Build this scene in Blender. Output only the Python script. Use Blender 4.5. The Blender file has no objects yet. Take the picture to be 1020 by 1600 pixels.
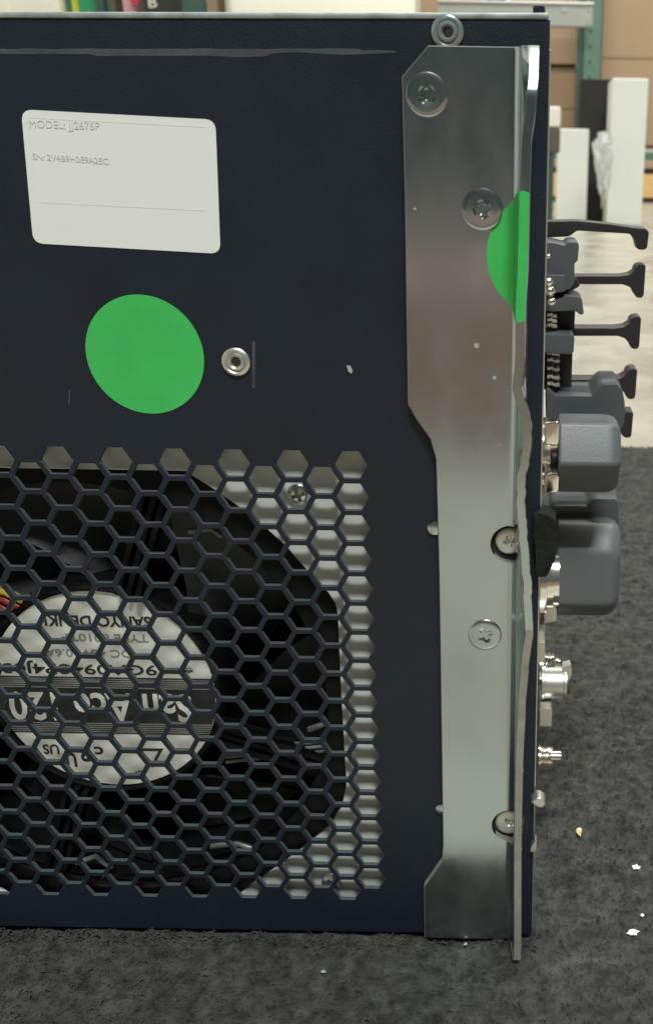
import bpy, bmesh, math, random
from mathutils import Vector, Matrix, noise
R = math.radians
random.seed(7)
SC = bpy.context.scene
COL = SC.collection

# ------------------------------------------------------------------ camera
PF, PCX, PCY, PIT, ROLL = 1502.23, 824.36, 800.0, 0.344568, 0.01587
EYE = Vector((0.0398186, -0.2064829, 0.0632555 + 0.1339))
_F = Vector((0, math.cos(PIT), -math.sin(PIT)))
_R0 = Vector((1, 0, 0)); _U0 = _R0.cross(_F)
_R = _R0 * math.cos(ROLL) + _U0 * math.sin(ROLL)
_U = -_R0 * math.sin(ROLL) + _U0 * math.cos(ROLL)
cam_d = bpy.data.cameras.new('camera'); cam = bpy.data.objects.new('camera', cam_d); COL.objects.link(cam)
cam_d.sensor_fit = 'AUTO'; cam_d.sensor_width = 36.0
cam_d.lens = 36.0 * PF / 1600.0
cam_d.shift_x = (510.0 - PCX) / 1600.0
cam_d.clip_start = 0.01; cam_d.clip_end = 60
m = Matrix((( _R.x, _U.x, -_F.x, EYE.x), (_R.y, _U.y, -_F.y, EYE.y), (_R.z, _U.z, -_F.z, EYE.z), (0, 0, 0, 1)))
cam.matrix_world = m
cam_d.dof.use_dof = True; cam_d.dof.focus_distance = 0.222; cam_d.dof.aperture_fstop = 36
SC.camera = cam
# ------------------------------------------------------------------ world, lamps, exposure
w = bpy.data.worlds.new('World'); SC.world = w; w.use_nodes = True
w.node_tree.nodes['Background'].inputs[0].default_value = (0.94, 0.99, 0.97, 1)
w.node_tree.nodes['Background'].inputs[1].default_value = 0.22
SC.view_settings.view_transform = 'Standard'; SC.view_settings.look = 'None'
SC.view_settings.exposure = 0.0; SC.view_settings.gamma = 1.0
def lamp(loc, sx, sy, power, col=(1, .985, .90)):
    l = bpy.data.lights.new('ceiling_lamp', 'AREA'); l.shape = 'RECTANGLE'; l.size = sx; l.size_y = sy
    l.energy = power; l.color = col
    o = bpy.data.objects.new('ceiling_lamp', l); COL.objects.link(o); o.location = loc
    return o
k_ = lamp((0.5, -1.75, 3.4), 0.9, 0.35, 190, (.93, .98, .96)); k_.rotation_euler = (R(26), 0, 0)
lamp((1.6, 1.6, 4.2), 1.6, 0.6, 75)
lamp((0.2, 4.2, 4.6), 3.0, 0.8, 235)
lamp((3.5, 4.4, 4.6), 1.6, 0.8, 130)

# ------------------------------------------------------------------ pixel helpers (a point on a real plane of the place)
def ray(px, py):
    return _F * PF + _R * (px - PCX) - _U * (py - PCY)
def at(px, py, Y=0.0):
    d = ray(px, py); return EYE + d * ((Y - EYE.y) / d.y)
def ground(px, py, Z=0.0):
    d = ray(px, py); return EYE + d * ((Z - EYE.z) / d.z)
def xz(px, py, Y=0.0):
    p = at(px, py, Y); return (p.x, p.z)

# ------------------------------------------------------------------ materials
def mat(name, col, rough=0.5, metal=0.0, spec=0.5, var=0.0, vscale=60, bump=0.0, bscale=400, stretch=None, rvar=0.0, coat=0.0, emit=0.0, alpha=None, trans=0.0, col2=None):
    mt = bpy.data.materials.new(name); mt.use_nodes = True
    nt = mt.node_tree; b = nt.nodes['Principled BSDF']
    b.inputs['Base Color'].default_value = (*col, 1); b.inputs['Roughness'].default_value = rough
    b.inputs['Metallic'].default_value = metal; b.inputs['Specular IOR Level'].default_value = spec
    b.inputs['Coat Weight'].default_value = coat
    b.inputs['Transmission Weight'].default_value = trans
    if emit: b.inputs['Emission Color'].default_value = (*col, 1); b.inputs['Emission Strength'].default_value = emit
    if alpha is not None: b.inputs['Alpha'].default_value = alpha
    tc = nt.nodes.new('ShaderNodeTexCoord'); mp = nt.nodes.new('ShaderNodeMapping')
    nt.links.new(tc.outputs['Object'], mp.inputs[0])
    if stretch: mp.inputs['Scale'].default_value = stretch
    if var or rvar or col2:
        n = nt.nodes.new('ShaderNodeTexNoise'); n.inputs['Scale'].default_value = vscale; n.inputs['Detail'].default_value = 6; n.inputs['Roughness'].default_value = 0.65
        nt.links.new(mp.outputs[0], n.inputs['Vector'])
        if var or col2:
            r = nt.nodes.new('ShaderNodeValToRGB')
            r.color_ramp.elements[0].position = 0.3; r.color_ramp.elements[1].position = 0.7
            c2 = col2 or tuple(c * (1 + var) for c in col)
            r.color_ramp.elements[0].color = (*[c * (1 - var) for c in col], 1); r.color_ramp.elements[1].color = (*c2, 1)
            nt.links.new(n.outputs['Fac'], r.inputs[0]); nt.links.new(r.outputs[0], b.inputs['Base Color'])
        if rvar:
            mr = nt.nodes.new('ShaderNodeMapRange'); mr.inputs['From Min'].default_value = 0.3; mr.inputs['From Max'].default_value = 0.7
            mr.inputs['To Min'].default_value = max(0.02, rough - rvar); mr.inputs['To Max'].default_value = rough + rvar
            nt.links.new(n.outputs['Fac'], mr.inputs['Value']); nt.links.new(mr.outputs[0], b.inputs['Roughness'])
    if bump:
        n2 = nt.nodes.new('ShaderNodeTexNoise'); n2.inputs['Scale'].default_value = bscale; n2.inputs['Detail'].default_value = 4
        nt.links.new(mp.outputs[0], n2.inputs['Vector'])
        bp = nt.nodes.new('ShaderNodeBump'); bp.inputs['Strength'].default_value = bump; bp.inputs['Distance'].default_value = 0.0003
        nt.links.new(n2.outputs['Fac'], bp.inputs['Height']); nt.links.new(bp.outputs[0], b.inputs['Normal'])
    return mt
M = {}
M['navy'] = mat('navy_powder_coat', (.0065, .0115, .0190), .45, spec=.34, var=.12, vscale=30, bump=.45, bscale=2200, rvar=.06)
M['galv'] = mat('galvanised_steel', (.43, .49, .50), .19, 1.0, var=.06, vscale=60, bump=.03, bscale=700, rvar=.07, stretch=(1, 1, .45))
M['cut'] = mat('cut_steel_edge', (.235, .23, .195), .55, .2, var=.22, vscale=200)
M['bright'] = mat('painted_glint_edge', (.68, .71, .68), .4, .2, var=.08, vscale=200)  # lamp reflection on the flange's top end, put into the colour
M['litwall'] = mat('lit_tone_punched_walls', (.055, .068, .070), .4)  # paler than the panel: light on the hole walls put into the colour
M['brownbox'] = mat('brown_carton', (.30, .205, .175), .85, var=.1, vscale=5)
M['backing'] = mat('dull_zinc_sheet', (.46, .475, .45), .55, .15, var=.08, vscale=50, rvar=.08)
M['lip'] = mat('bare_top_lip', (.30, .33, .32), .55, .4, var=.3, vscale=160)
M['chrome'] = mat('nickel', (.86, .82, .74), .16, 1.0, var=.05, vscale=80)
M['nickel'] = mat('satin_nickel', (.56, .55, .50), .38, .9, var=.08, vscale=120)
M['screw'] = mat('zinc_screw', (.62, .65, .62), .28, .95, var=.08, vscale=200)
M['clear'] = mat('clear_washer', (.22, .25, .25), .22, .45, var=.12, vscale=120, coat=.4)
M['holeshade'] = mat('hole_shadow', (.01, .01, .01), .8)  # flat black for the shade inside bracket openings and rivet holes
M['black'] = mat('black_plastic', (.014, .013, .015), .45, var=.15, vscale=90, bump=.2, bscale=900)
M['fan'] = mat('fan_plastic', (.006, .006, .006), .6, spec=.15, var=.2, vscale=60)
M['blade'] = mat('fan_blade_plastic', (.026, .027, .027), .42, spec=.4, var=.2, vscale=60)
M['glint'] = mat('pale_glint', (.16, .165, .16), .3, spec=.6)  # pale tone for highlights painted inside the fan
M['rubber'] = mat('matt_rubber', (.010, .011, .009), .85, spec=.2, var=.5, vscale=260, bump=.9, bscale=900)
M['grey'] = mat('grey_plastic', (.088, .095, .099), .46, var=.05, vscale=60, bump=.15, bscale=1500)
M['grey2'] = mat('dark_grey_plastic', (.055, .062, .067), .48, var=.08, vscale=60, bump=.15, bscale=1500)
M['green'] = mat('green_sticker', (.040, .40, .085), .45, spec=.45, var=.05, vscale=70, bump=.35, bscale=260)
M['paper'] = mat('white_sticker', (.66, .66, .635), .5, spec=.3, var=.02, vscale=30)
M['print'] = mat('grey_print', (.54, .54, .51), .6)
M['line'] = mat('faint_line', (.66, .66, .61), .6)
M['fanlabel'] = mat('fan_label_silver', (.80, .79, .73), .35, .15, var=.03, vscale=30)
M['ink'] = mat('fan_label_ink', (.02, .02, .02), .5)
M['inkgrey'] = mat('fan_label_grey_ink', (.28, .28, .25), .5)
M['scratch'] = mat('residue', (.060, .068, .074), .6, var=.4, vscale=90, alpha=.65)
M['speck'] = mat('pale_speck', (.30, .33, .32), .6)
M['wire_y'] = mat('yellow_wire', (.6, .45, .04), .45)
M['wire_r'] = mat('red_wire', (.35, .03, .02), .45)
M['card'] = mat('cardboard', (.335, .235, .15), .85, var=.06, vscale=3)
M['card2'] = mat('cardboard_dark', (.27, .185, .115), .85, var=.08, vscale=3)
M['rack'] = mat('rack_green', (.075, .155, .118), .5, var=.08, vscale=5)
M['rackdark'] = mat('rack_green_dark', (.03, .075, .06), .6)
M['wood'] = mat('pallet_wood', (.62, .40, .16), .8, var=.15, vscale=3, stretch=(1, 8, 8))
M['white'] = mat('white_foam', (.78, .79, .74), .7, var=.025, vscale=4, stretch=(60, 60, 1))
M['cream'] = mat('cream_wrap', (.80, .78, .68), .6, var=.03, vscale=2)
M['darkfoam'] = mat('black_foam', (.028, .027, .026), .9, var=.35, vscale=8, stretch=(40, 40, 1))
M['wrap'] = mat('stretch_wrap', (.62, .62, .60), .35, var=.2, vscale=60)
M['brown'] = mat('brown_plastic', (.10, .075, .055), .6)
M['yellow'] = mat('yellow_plastic', (.75, .6, .03), .5)
M['red'] = mat('red_print', (.42, .03, .06), .6)
M['pink'] = mat('pink_print', (.55, .30, .34), .6)
M['bgreen'] = mat('bright_green', (.03, .33, .17), .5)
M['debris_y'] = mat('tan_crumb', (.75, .58, .30), .7)
M['debris_w'] = mat('white_crumb', (.85, .85, .88), .6)
M['lint'] = mat('pale_lint', (.20, .20, .185), .9)
M['wall'] = mat('dark_wall', (.040, .048, .050), .8, var=.1, vscale=1)
M['beam'] = mat('galvanised_beam', (.29, .30, .27), .5, .3, var=.08, vscale=6)

def carpet_mat():
    mt = bpy.data.materials.new('charcoal_carpet'); mt.use_nodes = True; nt = mt.node_tree; b = nt.nodes['Principled BSDF']
    b.inputs['Roughness'].default_value = .95; b.inputs['Specular IOR Level'].default_value = .15
    b.inputs['Sheen Weight'].default_value = .15
    tc = nt.nodes.new('ShaderNodeTexCoord')
    n = nt.nodes.new('ShaderNodeTexNoise'); n.inputs['Scale'].default_value = 230; n.inputs['Detail'].default_value = 7; n.inputs['Roughness'].default_value = .7
    nt.links.new(tc.outputs['Object'], n.inputs['Vector'])
    r = nt.nodes.new('ShaderNodeValToRGB'); e = r.color_ramp.elements
    e[0].position = .32; e[0].color = (.011, .0108, .010, 1); e[1].position = .70; e[1].color = (.068, .067, .060, 1)
    nt.links.new(n.outputs['Fac'], r.inputs[0])
    n3 = nt.nodes.new('ShaderNodeTexNoise'); n3.inputs['Scale'].default_value = 55; n3.inputs['Detail'].default_value = 3
    nt.links.new(tc.outputs['Object'], n3.inputs['Vector'])
    mr = nt.nodes.new('ShaderNodeMapRange'); mr.inputs['To Min'].default_value = .35; mr.inputs['To Max'].default_value = 1.45
    nt.links.new(n3.outputs['Fac'], mr.inputs['Value'])
    mx = nt.nodes.new('ShaderNodeMix'); mx.data_type = 'RGBA'; mx.blend_type = 'MULTIPLY'; mx.inputs['Factor'].default_value = 1
    nt.links.new(r.outputs[0], mx.inputs['A']); nt.links.new(mr.outputs[0], mx.inputs['B'])
    nt.links.new(mx.outputs['Result'], b.inputs['Base Color'])
    return mt
M['carpet'] = carpet_mat()
def floor_mat():
    mt = bpy.data.materials.new('polished_concrete'); mt.use_nodes = True; nt = mt.node_tree; b = nt.nodes['Principled BSDF']
    tc = nt.nodes.new('ShaderNodeTexCoord'); mp = nt.nodes.new('ShaderNodeMapping'); mp.inputs['Scale'].default_value = (1, 1, 1)
    nt.links.new(tc.outputs['Object'], mp.inputs[0])
    n = nt.nodes.new('ShaderNodeTexNoise'); n.inputs['Scale'].default_value = 9; n.inputs['Detail'].default_value = 8; n.inputs['Roughness'].default_value = .6; n.inputs['Distortion'].default_value = .6
    nt.links.new(mp.outputs[0], n.inputs['Vector'])
    r = nt.nodes.new('ShaderNodeValToRGB'); e = r.color_ramp.elements
    e[0].position = .3; e[0].color = (.27, .25, .205, 1); e[1].position = .72; e[1].color = (.46, .43, .36, 1)
    nt.links.new(n.outputs['Fac'], r.inputs[0]); nt.links.new(r.outputs[0], b.inputs['Base Color'])
    mr = nt.nodes.new('ShaderNodeMapRange'); mr.inputs['From Min'].default_value = .3; mr.inputs['From Max'].default_value = .7; mr.inputs['To Min'].default_value = .18; mr.inputs['To Max'].default_value = .42
    nt.links.new(n.outputs['Fac'], mr.inputs['Value']); nt.links.new(mr.outputs[0], b.inputs['Roughness'])
    n2 = nt.nodes.new('ShaderNodeTexNoise'); n2.inputs['Scale'].default_value = 30; n2.inputs['Detail'].default_value = 5
    nt.links.new(tc.outputs['Object'], n2.inputs['Vector'])
    bp = nt.nodes.new('ShaderNodeBump'); bp.inputs['Strength'].default_value = .35; bp.inputs['Distance'].default_value = .004
    nt.links.new(n2.outputs['Fac'], bp.inputs['Height']); nt.links.new(bp.outputs[0], b.inputs['Normal'])
    return mt
M['floor'] = floor_mat()

# ------------------------------------------------------------------ object helpers
def link(name, me, mt=None, parent=None, label=None, kind=None, smooth=None):
    o = bpy.data.objects.new(name, me); COL.objects.link(o)
    if mt is not None:
        me.materials.clear(); me.materials.append(M[mt] if isinstance(mt, str) else mt)
    if parent is not None: o.parent = parent; o.matrix_parent_inverse = parent.matrix_world.inverted() if False else Matrix.Identity(4)
    if label: o['label'] = label
    if kind: o['kind'] = kind
    if smooth is not None:
        for p in me.polygons: p.use_smooth = True
        me.set_sharp_from_angle(angle=R(smooth))
        if kind is None:
            wn = o.modifiers.new('normals', 'WEIGHTED_NORMAL'); wn.keep_sharp = True; wn.weight = 80
    return o
def thing(name, label, cat, loc=(0, 0, 0), group=None):
    o = bpy.data.objects.new(name, None); COL.objects.link(o); o.location = loc; o.empty_display_size = .05
    o['label'] = label; o['category'] = cat
    if group: o['group'] = group
    return o
def tag(o, label, cat, group=None):
    o['label'] = label; o['category'] = cat
    if group: o['group'] = group
    return o
def bm_mesh(bm, name='mesh'):
    me = bpy.data.meshes.new(name); bmesh.ops.recalc_face_normals(bm, faces=bm.faces[:]); bm.to_mesh(me); bm.free(); return me
def box_bm(bm, x0, x1, y0, y1, z0, z1, bev=0.0, seg=2):
    r = bmesh.ops.create_cube(bm, size=1.0)
    for v in r['verts']:
        v.co = Vector(((x0 + x1) / 2 + v.co.x * (x1 - x0), (y0 + y1) / 2 + v.co.y * (y1 - y0), (z0 + z1) / 2 + v.co.z * (z1 - z0)))
    if bev:
        es = list({e for v in r['verts'] for e in v.link_edges})
        bmesh.ops.bevel(bm, geom=es, offset=bev, segments=seg, profile=.5, affect='EDGES')
def box(name, x0, x1, y0, y1, z0, z1, mt, parent=None, bev=0.0, label=None, kind=None):
    bm = bmesh.new(); box_bm(bm, x0, x1, y0, y1, z0, z1, bev)
    return link(name, bm_mesh(bm), mt, parent, label, kind, 35 if bev else None)
def sheet(name, outlines, y0, thick, mt, parent=None, bev=0.0, label=None, kind=None, res=1):
    """flat cut sheet in the x-z plane, from y0 (front) to y0+thick (back); first outline is the rim, others holes"""
    cu = bpy.data.curves.new('tmp', 'CURVE'); cu.dimensions = '2D'; cu.fill_mode = 'BOTH'
    for pts in outlines:
        s = cu.splines.new('POLY'); s.points.add(len(pts) - 1); s.use_cyclic_u = True
        for i, (x, z) in enumerate(pts): s.points[i].co = (x, z, 0, 1)
    cu.extrude = thick / 2 - bev; cu.bevel_depth = bev; cu.bevel_resolution = res; cu.offset = -bev if bev else 0
    o = bpy.data.objects.new('tmp', cu); COL.objects.link(o)
    bpy.context.view_layer.update()
    me = bpy.data.meshes.new_from_object(o.evaluated_get(bpy.context.evaluated_depsgraph_get()))
    bpy.data.objects.remove(o); bpy.data.curves.remove(cu)
    for v in me.vertices:
        x, y, z = v.co; v.co = (x, y0 + thick / 2 - z, y)
    bm = bmesh.new(); bm.from_mesh(me); bmesh.ops.remove_doubles(bm, verts=bm.verts[:], dist=1e-7)
    bmesh.ops.recalc_face_normals(bm, faces=bm.faces[:]); bm.to_mesh(me); bm.free()
    return link(name, me, mt, parent, label, kind, 40)
def prism_bm(bm, pts, y0, y1, bev=0.0, seg=2):
    n = len(pts)
    a = [bm.verts.new((x, y0, z)) for x, z in pts]; b = [bm.verts.new((x, y1, z)) for x, z in pts]
    fs = [bm.faces.new(a), bm.faces.new(b[::-1])]
    for i in range(n): fs.append(bm.faces.new((a[i], b[i], b[(i + 1) % n], a[(i + 1) % n])))
    bmesh.ops.recalc_face_normals(bm, faces=fs)
    if bev:
        es = list({e for f in fs for e in f.edges})
        bmesh.ops.bevel(bm, geom=es, offset=bev, segments=seg, profile=.5, affect='EDGES', clamp_overlap=True)
def prism(name, pts, Yc, dy, mt, parent=None, bev=0.0, label=None, px=True):
    """silhouette in pixels read on the plane y = Yc, given a real thickness dy about that plane"""
    P = [xz(x, y, Yc) for x, y in pts] if px else pts
    bm = bmesh.new(); prism_bm(bm, P, Yc - dy / 2, Yc + dy / 2, bev)
    return link(name, bm_mesh(bm), mt, parent, label, None, 35)
def lathe_bm(bm, prof, c, axis='y', n=40, r0=0.0):
    """prof: list of (t along axis, radius)"""
    rings = []
    for t, r in prof:
        if r < 1e-7:
            rings.append([bm.verts.new(_ax(c, axis, t, 0, 0))])
        else:
            rings.append([bm.verts.new(_ax(c, axis, t, r, r0 + 2 * math.pi * k / n)) for k in range(n)])
    for a, b in zip(rings, rings[1:]):
        for k in range(n):
            k2 = (k + 1) % n
            if len(a) == 1 and len(b) == 1: continue
            if len(a) == 1: bm.faces.new((a[0], b[k], b[k2]))
            elif len(b) == 1: bm.faces.new((a[k], a[k2], b[0]))
            else: bm.faces.new((a[k], a[k2], b[k2], b[k]))
def _ax(c, axis, t, r, th):
    u, v = r * math.cos(th), r * math.sin(th)
    if axis == 'y': return (c[0] + u, c[1] + t, c[2] + v)
    if axis == 'x': return (c[0] + t, c[1] + u, c[2] + v)
    return (c[0] + u, c[1] + v, c[2] + t)
def lathe(name, prof, c, mt, parent=None, axis='y', n=40, label=None, sm=40):
    bm = bmesh.new(); lathe_bm(bm, prof, c, axis, n)
    return link(name, bm_mesh(bm), mt, parent, label, None, sm)
def circle(cx, cz, r, n=40, rz=None, a0=0):
    rz = rz or r
    return [(cx + r * math.cos(a0 + 2 * math.pi * k / n), cz + rz * math.sin(a0 + 2 * math.pi * k / n)) for k in range(n)]
def tube_bm(bm, pts, r, n=10):
    rings = []
    for i, p in enumerate(pts):
        p = Vector(p); d = (Vector(pts[min(i + 1, len(pts) - 1)]) - Vector(pts[max(i - 1, 0)])).normalized()
        s = d.cross(Vector((0, 0.3, 1))).normalized(); u = s.cross(d)
        rings.append([bm.verts.new(p + s * (r * math.cos(2 * math.pi * k / n)) + u * (r * math.sin(2 * math.pi * k / n))) for k in range(n)])
    for a, b in zip(rings, rings[1:]):
        for k in range(n): bm.faces.new((a[k], a[(k + 1) % n], b[(k + 1) % n], b[k]))
    bm.faces.new(rings[0]); bm.faces.new(rings[-1][::-1])
def text(name, s, mt, parent, cx, cz, y, width=None, height=None, rot=0.0, skew=None, depth=0.00004, label=None, bold=0.0):
    """flat lettering on a plane facing the camera, centred on (cx, cz)"""
    cu = bpy.data.curves.new('tmp', 'FONT'); cu.body = s; cu.extrude = depth * 10; cu.offset = bold; cu.resolution_u = 3
    o = bpy.data.objects.new('tmp', cu); COL.objects.link(o); bpy.context.view_layer.update()
    me = bpy.data.meshes.new_from_object(o.evaluated_get(bpy.context.evaluated_depsgraph_get()))
    bpy.data.objects.remove(o); bpy.data.curves.remove(cu)
    xs = [v.co.x for v in me.vertices]; ys = [v.co.y for v in me.vertices]
    mx, my = (min(xs) + max(xs)) / 2, (min(ys) + max(ys)) / 2
    W, H = max(xs) - min(xs), max(ys) - min(ys)
    sx = width / W if width else height / H; sy = height / H if height else width / W
    c, sn = math.cos(rot), math.sin(rot)
    for v in me.vertices:
        a, b, t = (v.co.x - mx) * sx, (v.co.y - my) * sy, v.co.z
        v.co = (cx + a * c - b * sn, y - t * .1, cz + a * sn + b * c)
    return link(name, me, mt, parent, label)
def interp(tbl, v):
    if v <= tbl[0][0]: return tbl[0][1]
    for (a, x), (b, y) in zip(tbl, tbl[1:]):
        if v <= b:
            t = (v - a) / (b - a); t = t * t * (3 - 2 * t) if SMOOTH[0] else t
            return x + (y - x) * t
    return tbl[-1][1]
SMOOTH = [True]

# ================================================================== SETTING
FZ = -0.006
bm = bmesh.new()
vs = [bm.verts.new(p) for p in ((-9, -4, FZ), (12, -4, FZ), (12, 10, FZ), (-9, 10, FZ))]; bm.faces.new(vs)
link('concrete_floor', bm_mesh(bm), 'floor', kind='structure')

# carpet: a thick felt mat with an uneven surface, denser where it is close to the chassis
CX0, CX1, CY0, CY1 = -0.55, 0.75, -0.042, 0.496
def carpet_h(x, y):
    v = Vector((x, y, 0))
    h = noise.noise(v * 520) * .0006 + noise.noise(v * 260) * .0016 + noise.noise(v * 110) * .0014
    e = min(x - CX0, CX1 - x, y - CY0, CY1 - y)
    return -0.0006 + h - max(0, .004 - e) ** 1.0 * 1.2
def axis_pts(a, b, lo, hi, fine, coarse):
    out = []; v = a
    while v < b:
        out.append(v); v += fine if lo <= v <= hi else coarse
    out.append(b); return out
xs = axis_pts(CX0, CX1, -.125, .20, .0015, .008); ys = axis_pts(CY0, CY1, -.045, .25, .0015, .003)
verts = []; 
for yv in ys:
    for xv in xs:
        jx = noise.noise(Vector((xv * 30, yv * 30, 3))) * .002 if yv == ys[-1] else 0
        verts.append((xv, yv + jx, carpet_h(xv, yv)))
nx = len(xs)
faces = [(j * nx + i, j * nx + i + 1, (j + 1) * nx + i + 1, (j + 1) * nx + i) for j in range(len(ys) - 1) for i in range(nx - 1)]
b0 = len(verts)
rim = [i for i in range(nx)] + [j * nx + nx - 1 for j in range(1, len(ys))] + [(len(ys) - 1) * nx + i for i in range(nx - 2, -1, -1)] + [j * nx for j in range(len(ys) - 2, 0, -1)]
for i in rim: verts.append((verts[i][0], verts[i][1], FZ + .0002))
for k in range(len(rim)):
    k2 = (k + 1) % len(rim); faces.append((rim[k], b0 + k, b0 + k2, rim[k2]))
me = bpy.data.meshes.new('carpet'); me.from_pydata(verts, [], faces); me.update()
link('carpet', me, 'carpet', kind='structure', smooth=80)
# loose pile
verts = []; faces = []
def fibre(x, y, s):
    z = carpet_h(x, y) - .0003
    a = random.uniform(0, 6.283); l = random.uniform(.0005, .0014) * s; wd = random.uniform(.00007, .00018) * s
    dx, dy = math.cos(a), math.sin(a); px_, py_ = -dy * wd, dx * wd; up = random.uniform(.25, .9) * l
    i = len(verts)
    verts.extend([(x - px_, y - py_, z), (x + px_, y + py_, z), (x + dx * l * .5 + px_, y + dy * l * .5 + py_, z + up), (x + dx * l * .5 - px_, y + dy * l * .5 - py_, z + up), (x + dx * l, y + dy * l, z + up * random.uniform(.4, 1.1))])
    faces.append((i, i + 1, i + 2, i + 3)); faces.append((i + 3, i + 2, i + 4))
for _ in range(120000):
    fibre(random.uniform(-.13, .15), random.uniform(CY0, .12) if random.random() < .6 else random.uniform(.1, CY1), 1.0)
for _ in range(30000):
    fibre(random.uniform(CX0, CX1), random.uniform(CY0, CY1), 1.8)
for _ in range(3500):
    fibre(random.uniform(-.05, .3), CY1 - random.uniform(0, .004), 2.0)
for _ in range(1500):
    fibre(random.uniform(-.12, .045), random.uniform(-.003, .0), 1.6)
me = bpy.data.meshes.new('pile'); me.from_pydata(verts, [], faces); me.update()
o = link('carpet_pile', me, 'carpet', kind='stuff'); tag(o, 'short charcoal grey pile of the felt carpet under the chassis', 'carpet pile')

# ================================================================== CHASSIS
ch = thing('electronics_chassis', 'navy blue metal electronics chassis with honeycomb fan vent standing on grey carpet', 'equipment chassis')
PXR = 0.0426; PXL = -0.33; PZT = 0.2195; PZB = 0.0015
# --- side panel with honeycomb
PITCH = .00762; A = PITCH / math.sqrt(3); HF = .00640 / math.sqrt(3)
Z0 = 0.1339
def ztop_at(x): return .2238 + (x + .0634) * .0123      # the case stands a hair out of level along its top
rim = [(PXL, PZB), (PXR, PZB), (PXR, ztop_at(PXR) - .0012), (PXL, ztop_at(PXL) - .0012)]
holes = []
H0x, H0z = xz(548.3, 726.7, 0)
for c in range(0, 21):
    for r in range(16):
        x = H0x - c * 1.5 * A; z = H0z - (r + (.5 if c % 2 else 0)) * PITCH
        holes.append([(x + HF * math.cos(R(60 * k)), z + HF * math.sin(R(60 * k))) for k in range(6)])
# holes for three panel rivets
def hole_at(px, py, rad): 
    x, z = xz(px, py, 0); holes.append(circle(x, z, rad, 16))
sp = sheet('side_panel', [rim] + holes, 0.0, .0012, 'navy', ch, bev=.00018, res=2)
sp.data.materials.append(M['litwall'])
for p in sp.data.polygons:
    c_ = p.center
    if p.normal.y > -.35 and c_.y < .0011 and PXL + .001 < c_.x < PXR - .001 and PZB + .001 < c_.z < .21: p.material_index = 1
# --- body
body = bmesh.new()
D = .24
box_bm(body, PXL, PXR - .0020, .0014, D, PZT - .0024, PZT - .0012)
box_bm(body, PXL, PXR - .0020, .0014, D, PZB, PZB + .0012)
box_bm(body, PXL, PXL + .0012, .0014, D, PZB + .0013, PZT - .0025)
box_bm(body, PXL, PXR - .0020, D + .0002, D + .0014, PZB, PZT - .0012)
link('shell', bm_mesh(body), 'navy', ch)
box('front_panel', PXR - .0018, PXR + .0003, .0016, D, PZB + .0005, PZT - .0005, 'nickel', ch, bev=.0003)
# rolled lip along the top edge, the top cover seen end on
x0, z0 = xz(400, 15, -.0008)
bm = bmesh.new(); prism_bm(bm, [(PXL, ztop_at(PXL) - .0011), (PXR - .0003, ztop_at(PXR) - .0011), (PXR - .0003, ztop_at(PXR)), (PXL, ztop_at(PXL))], -.0004, D, .0004); link('top_cover', bm_mesh(bm), 'lip', ch, smooth=35)
prism('corner_tab', [(832, 22), (832, 12), (836, 10), (848, 10), (851, 13), (851, 22)], .006, .004, 'navy', ch, bev=.0003)

# --- galvanised inner wall with the fan opening
BY = .0036
half = [(-38.8, -3.5), (-31.2, -8.8), (-23.6, -14.9), (-17.3, -21.3), (-12.4, -27.7), (-7.6, -33.6), (-6.1, -36.4), (-5.7, -39.4), (-6.0, -60), (-6.0, -88), (-7.6, -95), (-11.1, -101), (-17.5, -107.4), (-24.7, -113.7), (-33.9, -121.3), (-38, -125.0)]
FX, FZc = -.069, Z0 - .0665
right = [(x / 1000, z / 1000 + Z0) for x, z in half]
left = [(2 * FX - x, z) for x, z in right[::-1]]
sheet('fan_bracket', [[(PXL + .004, PZB + .003), (PXR - .004, PZB + .003), (PXR - .004, PZT - .004), (PXL + .004, PZT - .004)], right + left], BY, .0012, 'backing', ch, bev=.0002)
def phillips(name, px, py, Y, r, mt, parent, h=.0010, wash=None, wmt='clear', rot=0.3, label=None, cross=.55):
    c = at(px, py, Y); par = parent
    if wash:
        w_ = lathe('washer', [(0, wash), (-.0003, wash), (-.0006, wash * .96), (-.0007, wash * .9), (-.0006, wash * .6), (-.0004, r * .9), (0, r * .9)], (c.x, Y, c.z), wmt, parent, n=48)
    bm = bmesh.new()
    # domed head with a cross recess: a ring of columns pressed in
    n = 48; rr = [1.0, .97, .90, .75, .60, .45, .30, .15]
    hh = [0, .60, .74, .78, .80, .84, .88, .9] if cross < .43 and h > .00085 else [0, .35, .62, .82, .92, .97, 1.0, 1.0]
    rings = []
    for q, (a, b) in enumerate(zip(rr, hh)):
        ring = []
        for k in range(n):
            th = 2 * math.pi * k / n; x, z = a * math.cos(th), a * math.sin(th)
            ct, st = math.cos(rot), math.sin(rot); u, v = x * ct + z * st, -x * st + z * ct
            y = b * h
            if a < .7:
                d = min(abs(u), abs(v)); m_ = max(abs(u), abs(v))
                if d < .115 and m_ < cross: y -= h * 1.5
            ring.append(bm.verts.new((c.x + x * r, Y - (wash and .0006 or 0) - y, c.z + z * r)))
        rings.append(ring)
    cv = bm.verts.new((c.x, Y - (wash and .0006 or 0) + h * .7, c.z))
    base = [bm.verts.new((v.co.x, Y + .0003, v.co.z)) for v in rings[0]]
    for a, b in zip([base] + rings, rings):
        for k in range(n): bm.faces.new((a[k], a[(k + 1) % n], b[(k + 1) % n], b[k]))
    for k in range(n): bm.faces.new((rings[-1][k], rings[-1][(k + 1) % n], cv))
    return link(name, bm_mesh(bm), mt, parent, label, None, 50)
phillips('screw', 468, 771, BY, .0028, 'screw', ch, h=.0016, label='zinc screw behind the honeycomb near its upper right corner')
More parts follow.
